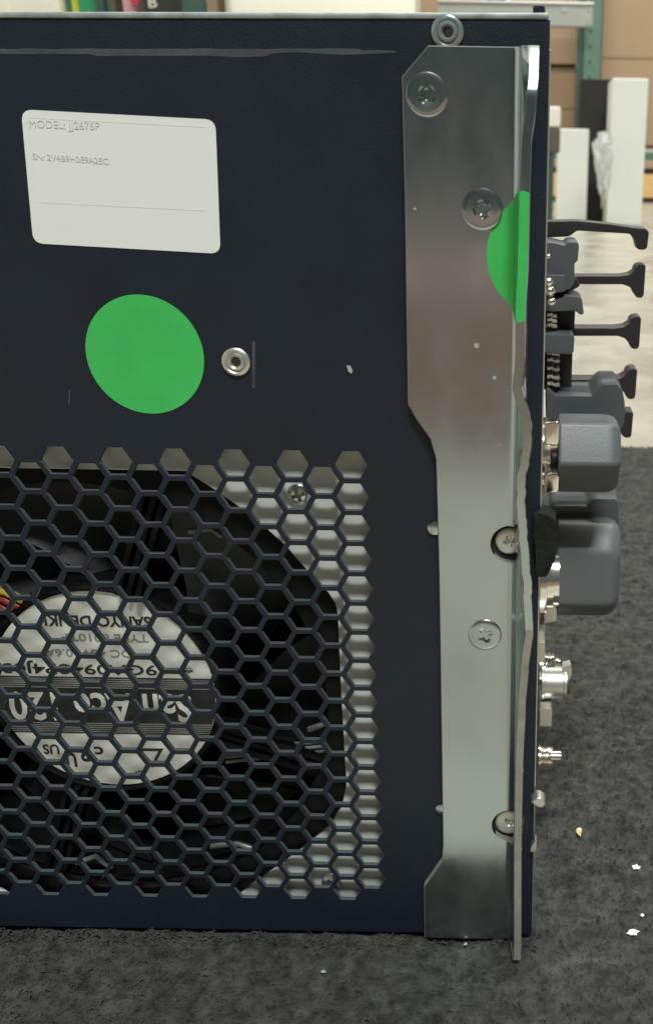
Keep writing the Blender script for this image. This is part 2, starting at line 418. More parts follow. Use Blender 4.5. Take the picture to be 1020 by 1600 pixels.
phillips('screw', 518, 1376, BY, .0028, 'screw', ch, h=.0016, label='zinc screw behind the honeycomb near its lower right corner')

# --- fan
fan = bpy.data.objects.new('cooling_fan', None); COL.objects.link(fan); fan.parent = ch; fan['label'] = 'black axial fan with round white hub label behind the honeycomb'
LY = .0120
HR = .0300
frame_hole = circle(FX, FZc, .0585, 72)
fo = [(FX - .066, FZc - .064), (FX + .066, FZc - .064), (FX + .066, FZc + .066), (FX - .066, FZc + .066)]
sheet('fan_frame', [fo, frame_hole], BY + .0035, .003, 'fan', fan, bev=.0006)
bm = bmesh.new(); lathe_bm(bm, [(0, .0590), (0, .0600), (.034, .0600), (.034, .0585), (.0, .0585)], (FX, BY + .0066, FZc), 'y', 72)
link('fan_shroud', bm_mesh(bm), 'fan', fan, smooth=40)
lathe('hub', [(0, .0302), (-.0008, .0302), (-.0012, .0296), (-.0008, .0291), (0, .0290), (0, 0)][::-1] + [(.001, .031), (.024, .031), (.024, 0)], (FX, LY + .0002, FZc), 'fan', fan, n=64)
NB = 7
for k in range(NB):
    bm = bmesh.new(); a0 = 2 * math.pi * k / NB + .85
    g = []
    for i in range(13):
        t = i / 12; r = .0308 + t * (.0572 - .0308); row = []
        for j in range(11):
            s = j / 10; th = a0 + s * .80 + t * .42 + .10 * math.sin(t * 3)
            y = LY + .004 + (1 - s) * .020 * (1 - .25 * t) + .0015 * math.sin(s * math.pi)
            row.append((FX + r * math.cos(th), y, FZc + r * math.sin(th)))
        g.append(row)
    f1 = [[bm.verts.new(p) for p in row] for row in g]; f2 = [[bm.verts.new((p[0], p[1] + .0012, p[2])) for p in row] for row in g]
    for i in range(12):
        for j in range(10):
            bm.faces.new((f1[i][j], f1[i + 1][j], f1[i + 1][j + 1], f1[i][j + 1])); bm.faces.new((f2[i][j], f2[i][j + 1], f2[i + 1][j + 1], f2[i + 1][j]))
        bm.faces.new((f1[i][0], f2[i][0], f2[i + 1][0], f1[i + 1][0])); bm.faces.new((f1[i][10], f1[i + 1][10], f2[i + 1][10], f2[i][10]))
    for j in range(10):
        bm.faces.new((f1[0][j], f1[0][j + 1], f2[0][j + 1], f2[0][j])); bm.faces.new((f1[12][j], f2[12][j], f2[12][j + 1], f1[12][j + 1]))
    link('blade', bm_mesh(bm), 'blade', fan, smooth=50)
for a in (-20, 70, 160, 250):   # struts from hub to frame, ribbed
    bm = bmesh.new(); ca, sa = math.cos(R(a)), math.sin(R(a))
    for off, hh in ((-.0024, .0012), (0, .0007), (.0024, .0012)):
        bb = bmesh.new(); box_bm(bb, .0300, .0590, LY - .0020 - hh, LY + .0015, off - .0007, off + .0007, .0002)
        for v in bb.verts:
            x, z = v.co.x, v.co.z; v.co = (FX + x * ca - z * sa, v.co.y, FZc + x * sa + z * ca)
        tmp = bpy.data.meshes.new('t'); bb.to_mesh(tmp); bb.free(); bm.from_mesh(tmp); bpy.data.meshes.remove(tmp)
    link('strut', bm_mesh(bm), 'fan', fan, smooth=40)
for dz in (0, -.0026, -.0052):     # pale ribs added as painted highlights along the strut right of the hub
    a = at(352, 1178 - dz * 3000, LY); b = at(537, 1150 - dz * 3000, LY); bm = bmesh.new()
    tube_bm(bm, [(a.x, LY + .001, a.z), ((a.x + b.x) / 2, LY, (a.z + b.z) / 2), (b.x, LY - .0015, b.z)], .0006, 8); link('glint_rib', bm_mesh(bm), 'glint', fan, smooth=60)
for pts in (((40, 1366), (75, 1356), (104, 1370)), ((120, 1348), (150, 1338), (172, 1356), (160, 1372)), ((330, 1322), (372, 1318), (420, 1334)), ((392, 1330), (430, 1322)), ((482, 1140), (516, 1128), (532, 1150)), ((296, 830), (330, 826), (348, 838))):
    bm = bmesh.new(); tube_bm(bm, [tuple(at(x, y, LY - .001)) for x, y in pts], .0008, 8); link('glint_bit', bm_mesh(bm), 'glint', fan, smooth=60)  # pale bits added for small glints inside the fan opening
# label disc: silver, with a black band and fine lines
lathe('hub_label', [(0, 0), (0, .0284), (.0001, .0286), (.0002, .0286)], (FX, LY, FZc), 'fanlabel', fan, n=72, label='round white fan label printed upside down, black band across')
def chord(px0y, z1=None): return at(165, px0y, LY).z
zb1, zb0 = chord(1058), chord(1146)
def band(z0, z1, mt, y, name):
    n = 24; r = .02845; pts = []
    for k in range(n + 1): z = z0 + (z1 - z0) * k / n; pts.append((FX + math.sqrt(max(0, r * r - (z - FZc) ** 2)), z))
    for k in range(n, -1, -1): z = z0 + (z1 - z0) * k / n; pts.append((FX - math.sqrt(max(0, r * r - (z - FZc) ** 2)), z))
    bm = bmesh.new(); prism_bm(bm, pts, y, y + .00005); return link(name, bm_mesh(bm), mt, fan)
band(zb0, zb1, 'ink', LY - .00010, 'label_band')
bl = []
for k in range(5):
    z = zb1 - .0006 - k * .00062; band(z - .00014, z + .00014, 'inkgrey', LY - .00015, 'label_line')
for k in range(5):
    z = zb0 + .0006 + k * .00062; band(z - .00014, z + .00014, 'inkgrey', LY - .00015, 'label_line')
def ft(s, px0, px1, py, hpx, mt, bold=0, name='lettering', y=LY - .00015):
    a = at(px0, py, LY); b = at(px1, py, LY); h = (at(px0, py - hpx / 2, LY) - at(px0, py + hpx / 2, LY)).length
    return text(name, s, mt, fan, (a.x + b.x) / 2, a.z, y, width=abs(b.x - a.x), height=h, rot=math.pi, bold=bold)
ft('SANYO DENKI', 70, 236, 969, 17, 'ink', .02)
ft('TYPE 8010TP', 96, 232, 995, 12, 'inkgrey', .01)
ft('DC 48V  0.6A', 70, 205, 1019, 12, 'inkgrey', .01)
ft('9GA0948P4J03', 4, 245, 1041, 20, 'ink', .01)
ft('San Ace 120', 16, 300, 1102, 44, 'fanlabel', .02, y=LY - .00020)
ft('c', 148, 162, 1172, 12, 'ink', .02); ft('US', 68, 93, 1170, 15, 'ink', .02)
ft('R', 122, 140, 1178, 22, 'ink', .03); ft('U', 104, 120, 1186, 22, 'ink', .03)
ft('*', 288, 302, 1046, 10, 'ink', .03)
# warning triangle (upside down on the fan)
c = at(236, 1180, LY); s = .0036
sheet('label_triangle', [[(c.x - s, c.z + s * .6), (c.x + s, c.z + s * .6), (c.x, c.z - s * 1.1)][::-1], [(c.x - s * .62, c.z + s * .38), (c.x + s * .62, c.z + s * .38), (c.x, c.z - s * .7)][::-1]], LY - .00012, .0001, 'ink', fan)
c = at(213, 1208, LY); text('lettering', 'RoHS', 'ink', fan, c.x, c.z, LY - .00015, width=.004, height=.0011, rot=R(200))
for k, (mt_, dz) in enumerate((('wire_y', 0), ('wire_r', -.0024), ('wire_r', -.0048))):
    p = [at(-60 + i * 14, 905 + k * 11 + i * 4.5 + 3 * math.sin(i + k), .0125 + .0006 * k) for i in range(8)]
    bm = bmesh.new(); tube_bm(bm, [tuple(q) for q in p], .00105); link('wire', bm_mesh(bm), mt_, fan, label={'wire_y': 'yellow fan wire'}.get(mt_), smooth=60)
# dark inner baffle behind the fan so the inside stays closed
box('inner_baffle', PXL + .01, PXR - .01, .075, .0765, PZB + .004, PZT - .006, 'fan', ch)

def px_rr(px, py, r): return (at(px + r, py, 0) - at(px, py, 0)).x
# --- mounting bracket: one bent plate, lofted row by row
TB = .0021
YF = -.0090
LEFT = [(72, 668), (120, 627.5), (300, 632), (632, 637), (655, 650), (686, 672), (718, 681), (900, 686), (1320, 692), (1346, 690), (1386, 662), (1464, 663)]
FRONT = [(60, 835), (113, 833.5), (165, 829), (230, 822), (296, 820), (400, 818), (500, 813), (560, 812), (580, 811), (603, 809), (622, 813), (640, 819), (662, 822), (700, 821), (745, 815), (790, 812), (830, 816), (880, 820), (920, 824), (985, 826), (1050, 819), (1100, 815), (1200, 811), (1300, 809), (1500, 808)]
XB = xz(815, 700, 0)[0]
front_tab = sorted((at(x, y, YF).z, at(x, y, YF).x) for y, x in FRONT)
left_tab = sorted((at(x, y, -TB).z, at(x, y, -TB).x) for y, x in LEFT)
ztop = at(700, 71.5, -TB).z; zbot = .0017
BRAD = .0021       # inner bend radius
def flange_dx(z, d):
    """sideways offset of the flange, growing with distance d (0..1) from the bend"""
    SMOOTH[0] = True
    f = interp(front_tab, z) - XB
    zz = (z - at(820, 780, YF).z)
    wr = math.exp(-(zz / .030) ** 2)
    crumple = wr * (noise.noise(Vector((3.1, d * 2.2, z * 95))) * .0006 + noise.noise(Vector((9.3, d * 4, z * 290))) * .0004 + noise.noise(Vector((4.3, d * 6, z * 900))) * .00025)
    return f * (d ** 1.2) + crumple * (d ** .7)
def YFz(z):
    t = max(0, min(1, (z - (ztop - .0075)) / .0070)); return YF + .0036 * t + .0006 * min(1, max(0, (z - (ztop - .009)) / .002))
def midline(z):
    """points (x, y) along the sheet's front/inner surface from the flat to the flange's free edge, with unit normals"""
    pts = []
    cx_, cy_ = XB - TB / 2 - BRAD, -TB - BRAD
    for k in range(9):
        a = R(90) - R(90) * k / 8
        pts.append((cx_ + BRAD * math.cos(a), cy_ + BRAD * math.sin(a), -math.cos(a), -math.sin(a)))
    y1 = cy_
    for k in range(1, 12):
        d = k / 11; y = y1 + (YFz(z) - y1) * d
        pts.append((XB - TB / 2 + flange_dx(z, d), y, -1, 0))
    return pts
zs = [zbot + .0001 * 0]
n = 330
zl = sorted(set([round(zbot + (ztop - zbot) * i / n, 6) for i in range(n + 1)] + [round(z, 6) for z, _ in left_tab if zbot < z < ztop]))
zl = [zbot, zbot + .00015] + [z for z in zl if zbot + .0003 < z < ztop - .0003] + [ztop - .00015, ztop]
rows = []
for q, z in enumerate(zl):
    SMOOTH[0] = False; xl = interp(left_tab, z)
    e = .00015 if q in (0, len(zl) - 1) else 0
    ml = midline(z)
    fr = [(xl + .00015, -TB + e), (xl + .0010, -TB + e)]
    xe = ml[0][0]
    for k in range(1, 8): fr.append((xl + .001 + (xe - xl - .001) * k / 8, -TB + e))
    fr += [(x + e * nx_, y + e * 0 + (e if k < 3 else 0)) for k, (x, y, nx_, ny_) in enumerate(ml)]
    bk = []
    for k, (x, y, nx_, ny_) in enumerate(ml):
        bk.append((x - nx_ * (TB - .00005), y - ny_ * (TB - .00005)))
    bk = [(x, y) for x, y in bk]
    tip = [(ml[-1][0] + .00015, YFz(z) - .0002), (bk[-1][0] - .00015, YFz(z) - .0002)]
    prof = [(xl, -TB + .00015 + e)] + fr + tip + bk[::-1] + [(xl + .001 + (bk[0][0] - xl - .001) * k / 8, -.00005) for k in range(7, 0, -1)] + [(xl + .0005, -.00005), (xl, -.00005)]
    rows.append([(x, y, z) for x, y in prof])
verts = [p for row in rows for p in row]; k = len(rows[0])
faces = [(r * k + i, r * k + (i + 1) % k, (r + 1) * k + (i + 1) % k, (r + 1) * k + i) for r in range(len(rows) - 1) for i in range(k)]
faces += [tuple(range(k))[::-1], tuple((len(rows) - 1) * k + i for i in range(k))]
me = bpy.data.meshes.new('mounting_bracket'); me.from_pydata(verts, [], faces); me.update()
bm = bmesh.new(); bm.from_mesh(me); bmesh.ops.recalc_face_normals(bm, faces=bm.faces[:]); bm.to_mesh(me); bm.free()
br = link('mounting_bracket', me, 'galv', ch, label='bare galvanised rack bracket with a dented flange')
# two round openings cut beside the bend
cut = bmesh.new()
for px_, py_, rr in ((797, 848, 31), (797, 1286, 29)):
    c = at(px_, py_, -.001); rad = (at(px_ + rr, py_, -.001) - c).x
    lathe_bm(cut, [(-.0013, 0), (-.0013, rad), (.003, rad), (.003, 0)], (c.x, 0, c.z), 'y', 48)
cm = bm_mesh(cut); co = bpy.data.objects.new('tmpcut', cm); COL.objects.link(co)
for v in cm.vertices:
    if v.co.y < 0: v.co.y = -.0040
md = br.modifiers.new('b', 'BOOLEAN'); md.operation = 'DIFFERENCE'; md.solver = 'EXACT'; md.object = co
bpy.context.view_layer.update()
nm = bpy.data.meshes.new_from_object(br.evaluated_get(bpy.context.evaluated_depsgraph_get()))
br.modifiers.remove(md); bpy.data.objects.remove(co)
if len(nm.vertices) > 1000: br.data = nm
br.data.materials.clear(); br.data.materials.append(M['galv']); br.data.materials.append(M['cut']); br.data.materials.append(M['bright'])
zcut = at(820, 985, YF).z
for p in br.data.polygons:
    if p.normal.y < -.6 and p.center.y < YFz(p.center.z) + .0003 - .0002: p.material_index = 1 if p.center.z < zcut else (2 if p.center.z > ztop - .0078 else 0)
    elif p.normal.x < -.5 and p.center.y > -TB - .0002 and p.center.x < at(700, 600, 0).x: p.material_index = 1
    elif abs(p.normal.z) > .6: p.material_index = 1
for p in br.data.polygons: p.use_smooth = True
br.data.set_sharp_from_angle(angle=R(32))
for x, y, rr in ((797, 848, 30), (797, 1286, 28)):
    c = at(x, y, 0); lathe('opening_shade', [(0, 0), (0, px_rr(x, y, rr))], (c.x, -.00012, c.z), 'holeshade', ch, n=40)  # black disc put in for the shade behind each opening

SY = -TB - .00005
def px_r(px, py, r, Y): return (at(px + r, py, Y) - at(px, py, Y)).x
phillips('screw', 667, 148, SY, px_r(667, 148, 33, 0), 'galv', br, h=.0009, rot=.9, cross=.34, label='large flat screw at the top left of the bracket')
phillips('screw', 753, 327, SY, px_r(753, 327, 32, 0), 'galv', br, h=.0009, rot=.35, cross=.34, label='screw half against the green dot')
phillips('screw', 757, 992, SY, px_r(757, 992, 26, 0), 'galv', br, h=.0004, rot=.45, cross=.32, label='countersunk screw below the middle of the bracket')
phillips('screw', 795, 845, -.0004, px_r(795, 845, 22, 0), 'nickel', br, h=.00045, rot=.2, cross=.34, label='screw in the upper half-moon opening')
phillips('screw', 795, 1284, -.0004, px_r(795, 1284, 22, 0), 'nickel', br, h=.00045, rot=.6, cross=.34, label='screw in the lower half-moon opening')
for x, y in ((681, 824), (692, 1262)):
    c = at(x, y, 0); lathe('stud', [(0, .0016), (-.0006, .0016), (-.0008, .0012), (-.0008, 0)], (c.x - .0003, -.0001, c.z), 'galv', ch, n=24)
# --- green dots
DR = .01275
def disc_sheet(name, cx_, cz_, r, y, mt, parent, label, rz=None):
    rz = rz or r
    return sheet(name, [circle(cx_, cz_, r, 72, rz)], y - .00012, .00012, mt, parent, label=label)
c = at(227, 555, 0)
disc_sheet('round_sticker', c.x, c.z, .01270, -.0000, 'green', ch, 'whole round green dot on the navy side panel', .01290)
# folded dot: flat part on the bracket, remainder running over the bend and along the flange
uL = at(760, 395, -TB).x; cu_ = uL + DR; czz = at(800, 398, -TB).z
verts = []; faces = []; NR, NC = 64, 36
for j in range(NR + 1):
    dz = -DR + 2 * DR * j / NR; z = czz + dz; hw = math.sqrt(max(1e-10, DR * DR - dz * dz))
    ml = midline(z)
    path = [(uL - .002, -TB), (ml[0][0] - .0002, -TB), (ml[4][0] - .0005, ml[4][1] - .0009), (ml[-1][0] - .00005, YFz(z) - .00035), (ml[-1][0] + TB * .95, YFz(z) - .0004)]
    nr = [(0, -1), (-.2, -.98), (-.5, -.86), (-.3, -.95), (-.1, -.99)]
    cum = [path[0][0]]
    for p, q in zip(path, path[1:]): cum.append(cum[-1] + math.hypot(q[0] - p[0], q[1] - p[1]))
    u0 = cu_ - hw; u1 = min(cu_ + hw, cum[-1] - .0001); u1 = max(u1, u0 + 1e-5)
    for i in range(NC + 1):
        u = u0 + (u1 - u0) * i / NC
        k = 0
        while k < len(cum) - 2 and u > cum[k + 1]: k += 1
        t = min(1, max(0, (u - cum[k]) / (cum[k + 1] - cum[k])))
        x = path[k][0] + (path[k + 1][0] - path[k][0]) * t; y = path[k][1] + (path[k + 1][1] - path[k][1]) * t
        a = nr[k][0] + (nr[k + 1][0] - nr[k][0]) * t; b = nr[k][1] + (nr[k + 1][1] - nr[k][1]) * t
        verts.append((x + a * .00018, y + b * .00018, z))
faces = [(j * (NC + 1) + i, j * (NC + 1) + i + 1, (j + 1) * (NC + 1) + i + 1, (j + 1) * (NC + 1) + i) for j in range(NR) for i in range(NC)]
me = bpy.data.meshes.new('dot'); me.from_pydata(verts, [], faces); me.update()
link('round_sticker', me, 'green', ch, label='green dot folded over the bend of the bracket', smooth=60)
# --- white sticker, rounded corners, slightly turned
q4 = [at(34, 171, 0), at(337, 187, 0), at(345, 396.5, 0), at(53, 380, 0)]
def rquad(q, r, n=6):
    out = []
    for i in range(4):
        p, a, b = Vector((q[i].x, q[i].z)), Vector((q[i - 1].x, q[i - 1].z)), Vector((q[(i + 1) % 4].x, q[(i + 1) % 4].z))
        pa, pb = p + (a - p).normalized() * r, p + (b - p).normalized() * r
        for k in range(n + 1):
            t = k / n; v = pa * (1 - t) ** 2 + p * 2 * t * (1 - t) + pb * t * t; out.append((v.x, v.y))
    return out
lab = sheet('white_label', [rquad(q4, .0022)], -.00015, .00015, 'paper', ch, label='white rounded serial number label')
ang = math.atan2(q4[1].z - q4[0].z, q4[1].x - q4[0].x)
def lt(s, px0, py0, px1, py1, hpx, mt):
    a = at(px0, py0, 0); b = at(px1, py1, 0); h = px_r(px0, py0, hpx, 0)
    return text('lettering', s, mt, lab, (a.x + b.x) / 2, (a.z + b.z) / 2, -.0002, width=(b - a).length, height=None, rot=math.atan2(b.z - a.z, b.x - a.x))
lt('MODEL: JJ2676P', 47, 195, 157, 199, 9, 'print')
lt('SN: 2V4B9H0E9A2EC', 52, 244, 170, 252, 10, 'print')
def stroke(px0, py0, px1, py1, wmm, mt, parent, Y=-.00018, name='printed_line'):
    a = at(px0, py0, 0); b = at(px1, py1, 0); d = Vector((b.x - a.x, b.z - a.z)); nn = Vector((-d.y, d.x)).normalized() * wmm / 2000
    pts = [(a.x + nn.x, a.z + nn.y), (a.x - nn.x, a.z - nn.y), (b.x - nn.x, b.z - nn.y), (b.x + nn.x, b.z + nn.y)]
    bm = bmesh.new(); prism_bm(bm, pts, Y, Y + .00002); return link(name, bm_mesh(bm), mt, parent)
stroke(62, 316, 322, 329, .16, 'line', lab)
stroke(45, 184, 322, 199, .10, 'line', lab); stroke(322, 199, 326, 330, .10, 'line', lab); stroke(43, 184, 58, 316, .10, 'line', lab)
# --- rivets
def rivet(px, py, r, Y, mt, label):
    c = at(px, py, Y)
    r = px_r(px, py, r, 0)
    return lathe('rivet', [(0, r), (-.0005, r), (-.0007, r * .93), (-.0008, r * .80), (-.0005, r * .66), (-.0009, r * .58), (-.0010, r * .45), (-.0006, r * .30), (.0002, r * .24), (.0002, 0)], (c.x, Y, c.z), mt, ch, n=48, label=label)
rivet(369.5, 565, 22, 0, 'nickel', 'grey ring rivet beside the green dot')
rivet(699, 50, 25, 0, 'clear', 'rivet above the bracket')
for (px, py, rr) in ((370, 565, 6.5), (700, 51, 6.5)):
    c = at(px, py, -.001); lathe('rivet_hole', [(0, 0), (0, px_r(px, py, rr, 0))], (c.x, -.00075, c.z), 'holeshade', ch, n=24)
# --- scuffs: dried residue and scrapes in the paint
def blot(pts, mt='scratch', name='scuff_mark', Y=-.00002):
    P = [xz(x, y, 0) for x, y in pts]; bm = bmesh.new(); prism_bm(bm, P, Y - .00002, Y + .00001); return link(name, bm_mesh(bm), mt, ch)
top = [(x, 76 + 1.6 * noise.noise(Vector((x * .03, 1, 0))) + (2.5 if x > 560 else 0)) for x in range(-20, 625, 12)]
bot = [(x, 84 + 4 * noise.noise(Vector((x * .012, 7, 0))) + (3.5 if 150 < x < 420 else 0)) for x in range(620, -25, -12)]
blot(top + bot)
blot([(394, 533), (399, 534), (398.5, 606), (394, 606)]); blot([(541, 571), (547, 571), (551, 579), (549, 584), (544, 580)], 'speck')

for x, y in ((108, 620),):
    blot([(x, y - 12), (x + 2, y - 10), (x + 1.5, y + 10), (x - .5, y + 12)])
# marks on the bracket
for x, y, s in ((744, 540, 4), (648, 326, 2.2), (772, 590, 3), (793, 612, 1.8), (781, 695, 1.6)):
    c = at(x, y, -TB); P = circle(c.x, c.z, s * .00014, 10); bm = bmesh.new(); prism_bm(bm, P, -TB - .00004, -TB + .00001); link('scuff_mark', bm_mesh(bm), 'speck', br)

# ------------------------------------------------------------------ connectors on the front panel (they stick out to the right)
PF_X = lambda Y: PXR
def cyl_x(name, px0, px1, py, rpx, Y, mt, parent, prof=None, n=40, label=None, sm=35):
    c0 = at(px0, py, Y); c1 = at(px1, py, Y); r = px_r(px0, py, rpx, Y); L = c1.x - c0.x
    prof = prof or [(0, 0), (0, .9), (.04, 1), (.94, 1), (1, .9), (1, 0)]
    return lathe(name, [(t * L, q * r) for t, q in prof], (c0.x, Y, c0.z), mt, parent, 'x', n, label, sm)
# top lever and T levers
def lever(pts, Y, dy, label):
    return prism('connector_lever', pts, Y, dy, 'black', ch, bev=.0005, label=label)
lever([(852, 344), (900, 343), (950, 348), (990, 354), (1005, 355), (1011, 361), (1008, 386), (1003, 389), (993, 388), (989, 372), (982, 364), (900, 359), (888, 368), (852, 370)], .060, .008, 'black hooked lever, uppermost of the levers')
def tlever(x0, xh, y, h, Y):
    k = h / 52
    pts = [(x0, y - 9 * k), (xh - 40, y - 9 * k), (xh - 26, y - 11 * k), (xh - 18, y - 16 * k), (xh - 16, y - 23 * k), (xh - 10, y - 27 * k), (xh - 2, y - 27 * k), (xh, y - 24 * k),
           (xh - 3, y + 21 * k), (xh - 6, y + 25 * k), (xh - 13, y + 25 * k), (xh - 17, y + 21 * k), (xh - 20, y + 14 * k), (xh - 25, y + 8 * k), (xh - 36, y + 4 * k), (x0, y + 4 * k)]
    return pts
lever(tlever(868, 1006, 438, 52, .06), .060, .007, 'T shaped black lever second from the top')
lever(tlever(868, 999, 518, 50, .06), .060, .007, 'T shaped black lever third from the top')
lever(tlever(868, 993, 597, 47, .06), .060, .007, 'T shaped black lever behind the grey plug')
lever(tlever(868, 987, 660, 40, .066), .062, .007, 'lowest black lever, mostly hidden behind the grey plug')
# housing blocks
prism('terminal_block', [(848, 374), (862, 375), (880, 379), (885, 374), (898, 374), (902, 378), (900, 404), (895, 406), (895, 436), (888, 448), (848, 446)], .050, .016, 'grey2', ch, bev=.0005)
prism('terminal_block', [(848, 426), (882, 427), (882, 452), (866, 455), (848, 455)], .044, .010, 'grey2', ch, bev=.0004)
prism('terminal_block', [(862, 440), (888, 440), (899, 432), (905, 444), (892, 452), (876, 460), (862, 458)], .055, .008, 'black', ch, bev=.0004)
prism('terminal_block', [(848, 470), (872, 461), (882, 457), (900, 458), (907, 463), (910, 486), (904, 487), (897, 481), (866, 482), (848, 481)], .046, .012, 'grey2', ch, bev=.0004)
prism('terminal_block', [(871, 476), (897, 480), (895, 520), (871, 520)], .054, .010, 'black', ch, bev=.0003)
prism('terminal_block', [(846, 513), (890, 514), (895, 519), (894, 542), (889, 546), (846, 543)], .046, .016, 'grey2', ch, bev=.0005)
prism('terminal_block', [(874, 540), (893, 542), (891, 602), (872, 602)], .054, .010, 'black', ch, bev=.0003)
prism('rear_housing', [(848, 446), (872, 452), (872, 604), (848, 604)], .066, .008, 'black', ch, bev=.0003)
for k, (x, y) in enumerate(((857, 441), (859, 455), (861, 472))):
    c = at(x, y, .036); bm = bmesh.new(); bmesh.ops.create_uvsphere(bm, u_segments=20, v_segments=12, radius=px_r(x, y, 8.5 - abs(k - 1), .036))
    for v in bm.verts: v.co += c
    link('contact', bm_mesh(bm), 'chrome', ch, smooth=60)
c = at(856, 401, .036); bm = bmesh.new(); bmesh.ops.create_uvsphere(bm, u_segments=12, v_segments=8, radius=.0006)
for v in bm.verts: v.co += c
link('contact', bm_mesh(bm), 'chrome', ch, smooth=60)
for y in (490, 498, 506, 549, 560, 573, 586, 597):
    w_ = 16 if y < 520 else 20
    prism('contact', [(854, y - 3), (862, y - 4), (864, y - 1), (854 + w_ - 2, y - 2), (854 + w_, y + 3), (854 + w_ - 6, y + 4), (860, y + 1), (854, y + 2)], .044, .006, 'nickel', ch, bev=.0001)
# power plug with the chamfered top
def plug(pts, Y, dy, mt, label): return prism('plug', pts, Y, dy, mt, ch, bev=.0005, label=label)
plug([(852, 597), (857, 597), (865, 606), (921, 607), (931, 594), (938, 589), (960, 589), (967, 597), (971, 618), (970, 648), (963, 662), (945, 664), (898, 654), (852, 648)], .048, .018, 'grey2', 'dark grey plug under the levers')
plug([(858, 777), (864, 772), (914, 772), (922, 763), (928, 761), (956, 761), (961, 767), (962, 800), (956, 830), (858, 830)], .050, .020, 'grey2', 'dark grey plug squeezed between the two caps')
# two big caps
def cap(px0, px1, py0, py1, Y, label, n, rot, oval=1.0):
    c0 = at(px0, (py0 + py1) / 2, Y); c1 = at(px1, (py0 + py1) / 2, Y); L = c1.x - c0.x
    r = (at(px0, py0, Y).z - at(px0, py1, Y).z) / 2
    prof = [(0, 0), (0, .93), (.02, .985), (.05, 1), (.72, 1), (.82, .985), (.90, .94), (.955, .85), (.985, .72), (1, .5), (1, 0)]
    bm = bmesh.new(); k = 96; rings = []
    for t, q in prof:
        ring = []
        for i in range(k):
            th = 2 * math.pi * i / k
            # rounded polygon cross-section with n faces
            a = (th - rot) % (2 * math.pi / n) - math.pi / n
            rp = math.cos(math.pi / n) / math.cos(a); rp = min(1.06, rp * 1.0) if n == 4 else (rp * .94 + .06)
            if n == 4: rp = min(1 / max(abs(math.cos(th)), abs(math.sin(th))), 1.13) * .97
            ring.append(bm.verts.new((c0.x + t * L, Y + r * q * rp * math.cos(th), c0.z + r * q * rp * math.sin(th))))
        rings.append(ring)
    for a, b in zip(rings, rings[1:]):
        for i in range(k): bm.faces.new((a[i], a[(i + 1) % k], b[(i + 1) % k], b[i]))
    bmesh.ops.remove_doubles(bm, verts=bm.verts[:], dist=1e-6)
    return link('connector_cap', bm_mesh(bm), 'grey', ch, label, None, 60)
cap(870, 967, 646, 767, .023, 'upper grey rubber cap', 6, 0)
cap(866, 965, 802, 947, .042, 'lower, larger grey rubber cap', 4, R(45))
# threaded collars behind the caps
thread = []
for i in range(8): thread += [(i / 8, .97), ((i + .5) / 8, 1.0)]
cyl_x('collar', 846, 874, 706, 54, .024, 'chrome', ch, [(0, 0), (0, 1), (.25, 1), (.28, .80), (.45, .80), (.5, .62)] + [(.5 + .5 * t, q * .62) for t, q in thread] + [(1, 0)])
for a_, b_ in ((656, 690), (736, 764)): prism('collar_nut', [(850, a_), (871, a_ - 2), (873, a_ + 6), (872, b_), (850, b_ + 2)], .0135, .005, 'chrome', ch, bev=.0006)
prism('collar_nut', [(846, 902), (868, 900), (870, 925), (869, 962), (846, 966)], .034, .008, 'nickel', ch, bev=.0006)
cyl_x('collar_ring', 851, 871, 717, 17, .0205, 'black', ch)
cyl_x('collar_nut', 850, 872, 695, 15, .0205, 'chrome', ch, n=6)
cyl_x('collar_nut', 850, 874, 746, 13, .022, 'chrome', ch, n=6)
cyl_x('collar', 843, 872, 900, 60, .032, 'chrome', ch, [(0, 0), (0, 1), (.35, 1), (.4, .86), (.7, .86), (.72, .78), (1, .78), (1, 0)])
box('collar_flange', PXR + .0002, PXR + .0022, .016, .046, at(850, 992, .032).z, at(850, 962, .032).z, 'nickel', ch, bev=.0002)
prism('rubber_strap', [(833, 797), (842, 794), (856, 797), (868, 806), (870, 840), (866, 868), (858, 884), (852, 893), (838, 893), (834, 880), (836, 850), (832, 830)], .0010, .007, 'rubber', ch, bev=.0003, label='black rubber strap folded round the panel edge')
# BNC socket
cyl_x('socket', 842, 874, 1043, 24, .040, 'chrome', ch, [(0, 0), (0, 1), (.12, 1), (.16, .9), (.3, 1), (.36, .9), (.5, 1), (.56, .88), (.7, .92), (.8, .7), (1, .6), (1, 0)])
cyl_x('socket', 846, 884, 1066, 27, .036, 'nickel', ch, [(0, 0), (0, 1), (.1, 1), (.12, .94), (.86, .94), (.9, 1), (1, 1), (1, .8), (.8, .78), (.8, 0)])
prism('socket_lug', [(878, 1038), (890, 1036), (893, 1042), (892, 1052), (886, 1062), (882, 1074), (879, 1074)], .036, .004, 'nickel', ch, bev=.0004)
prism('mounting_lug', [(842, 1093), (861, 1093), (862, 1096), (861, 1121), (842, 1121)], .034, .010, 'nickel', ch, bev=.0003)
# SMA socket
cyl_x('socket', 841, 870, 1184, 19, .036, 'chrome', ch, [(0, 0), (0, 1), (.1, 1), (.14, .85), (.22, .98), (.28, .85), (.36, .98), (.42, .85), (.5, .95), (.6, .9), (.75, .85), (.8, .6), (1, .55), (1, 0)])
cyl_x('socket_pin', 860, 876, 1182, 9, .034, 'chrome', ch)
prism('foot_stud', [(828, 1246), (836, 1241), (842, 1240), (850, 1245), (852, 1251), (846, 1256), (838, 1254)], -.0010, .004, 'nickel', ch, bev=.0006)
prism('corner_clip', [(829, 1318), (836, 1308), (838, 1310), (838, 1325), (827, 1326)], -.0006, .003, 'nickel', ch, bev=.0003)

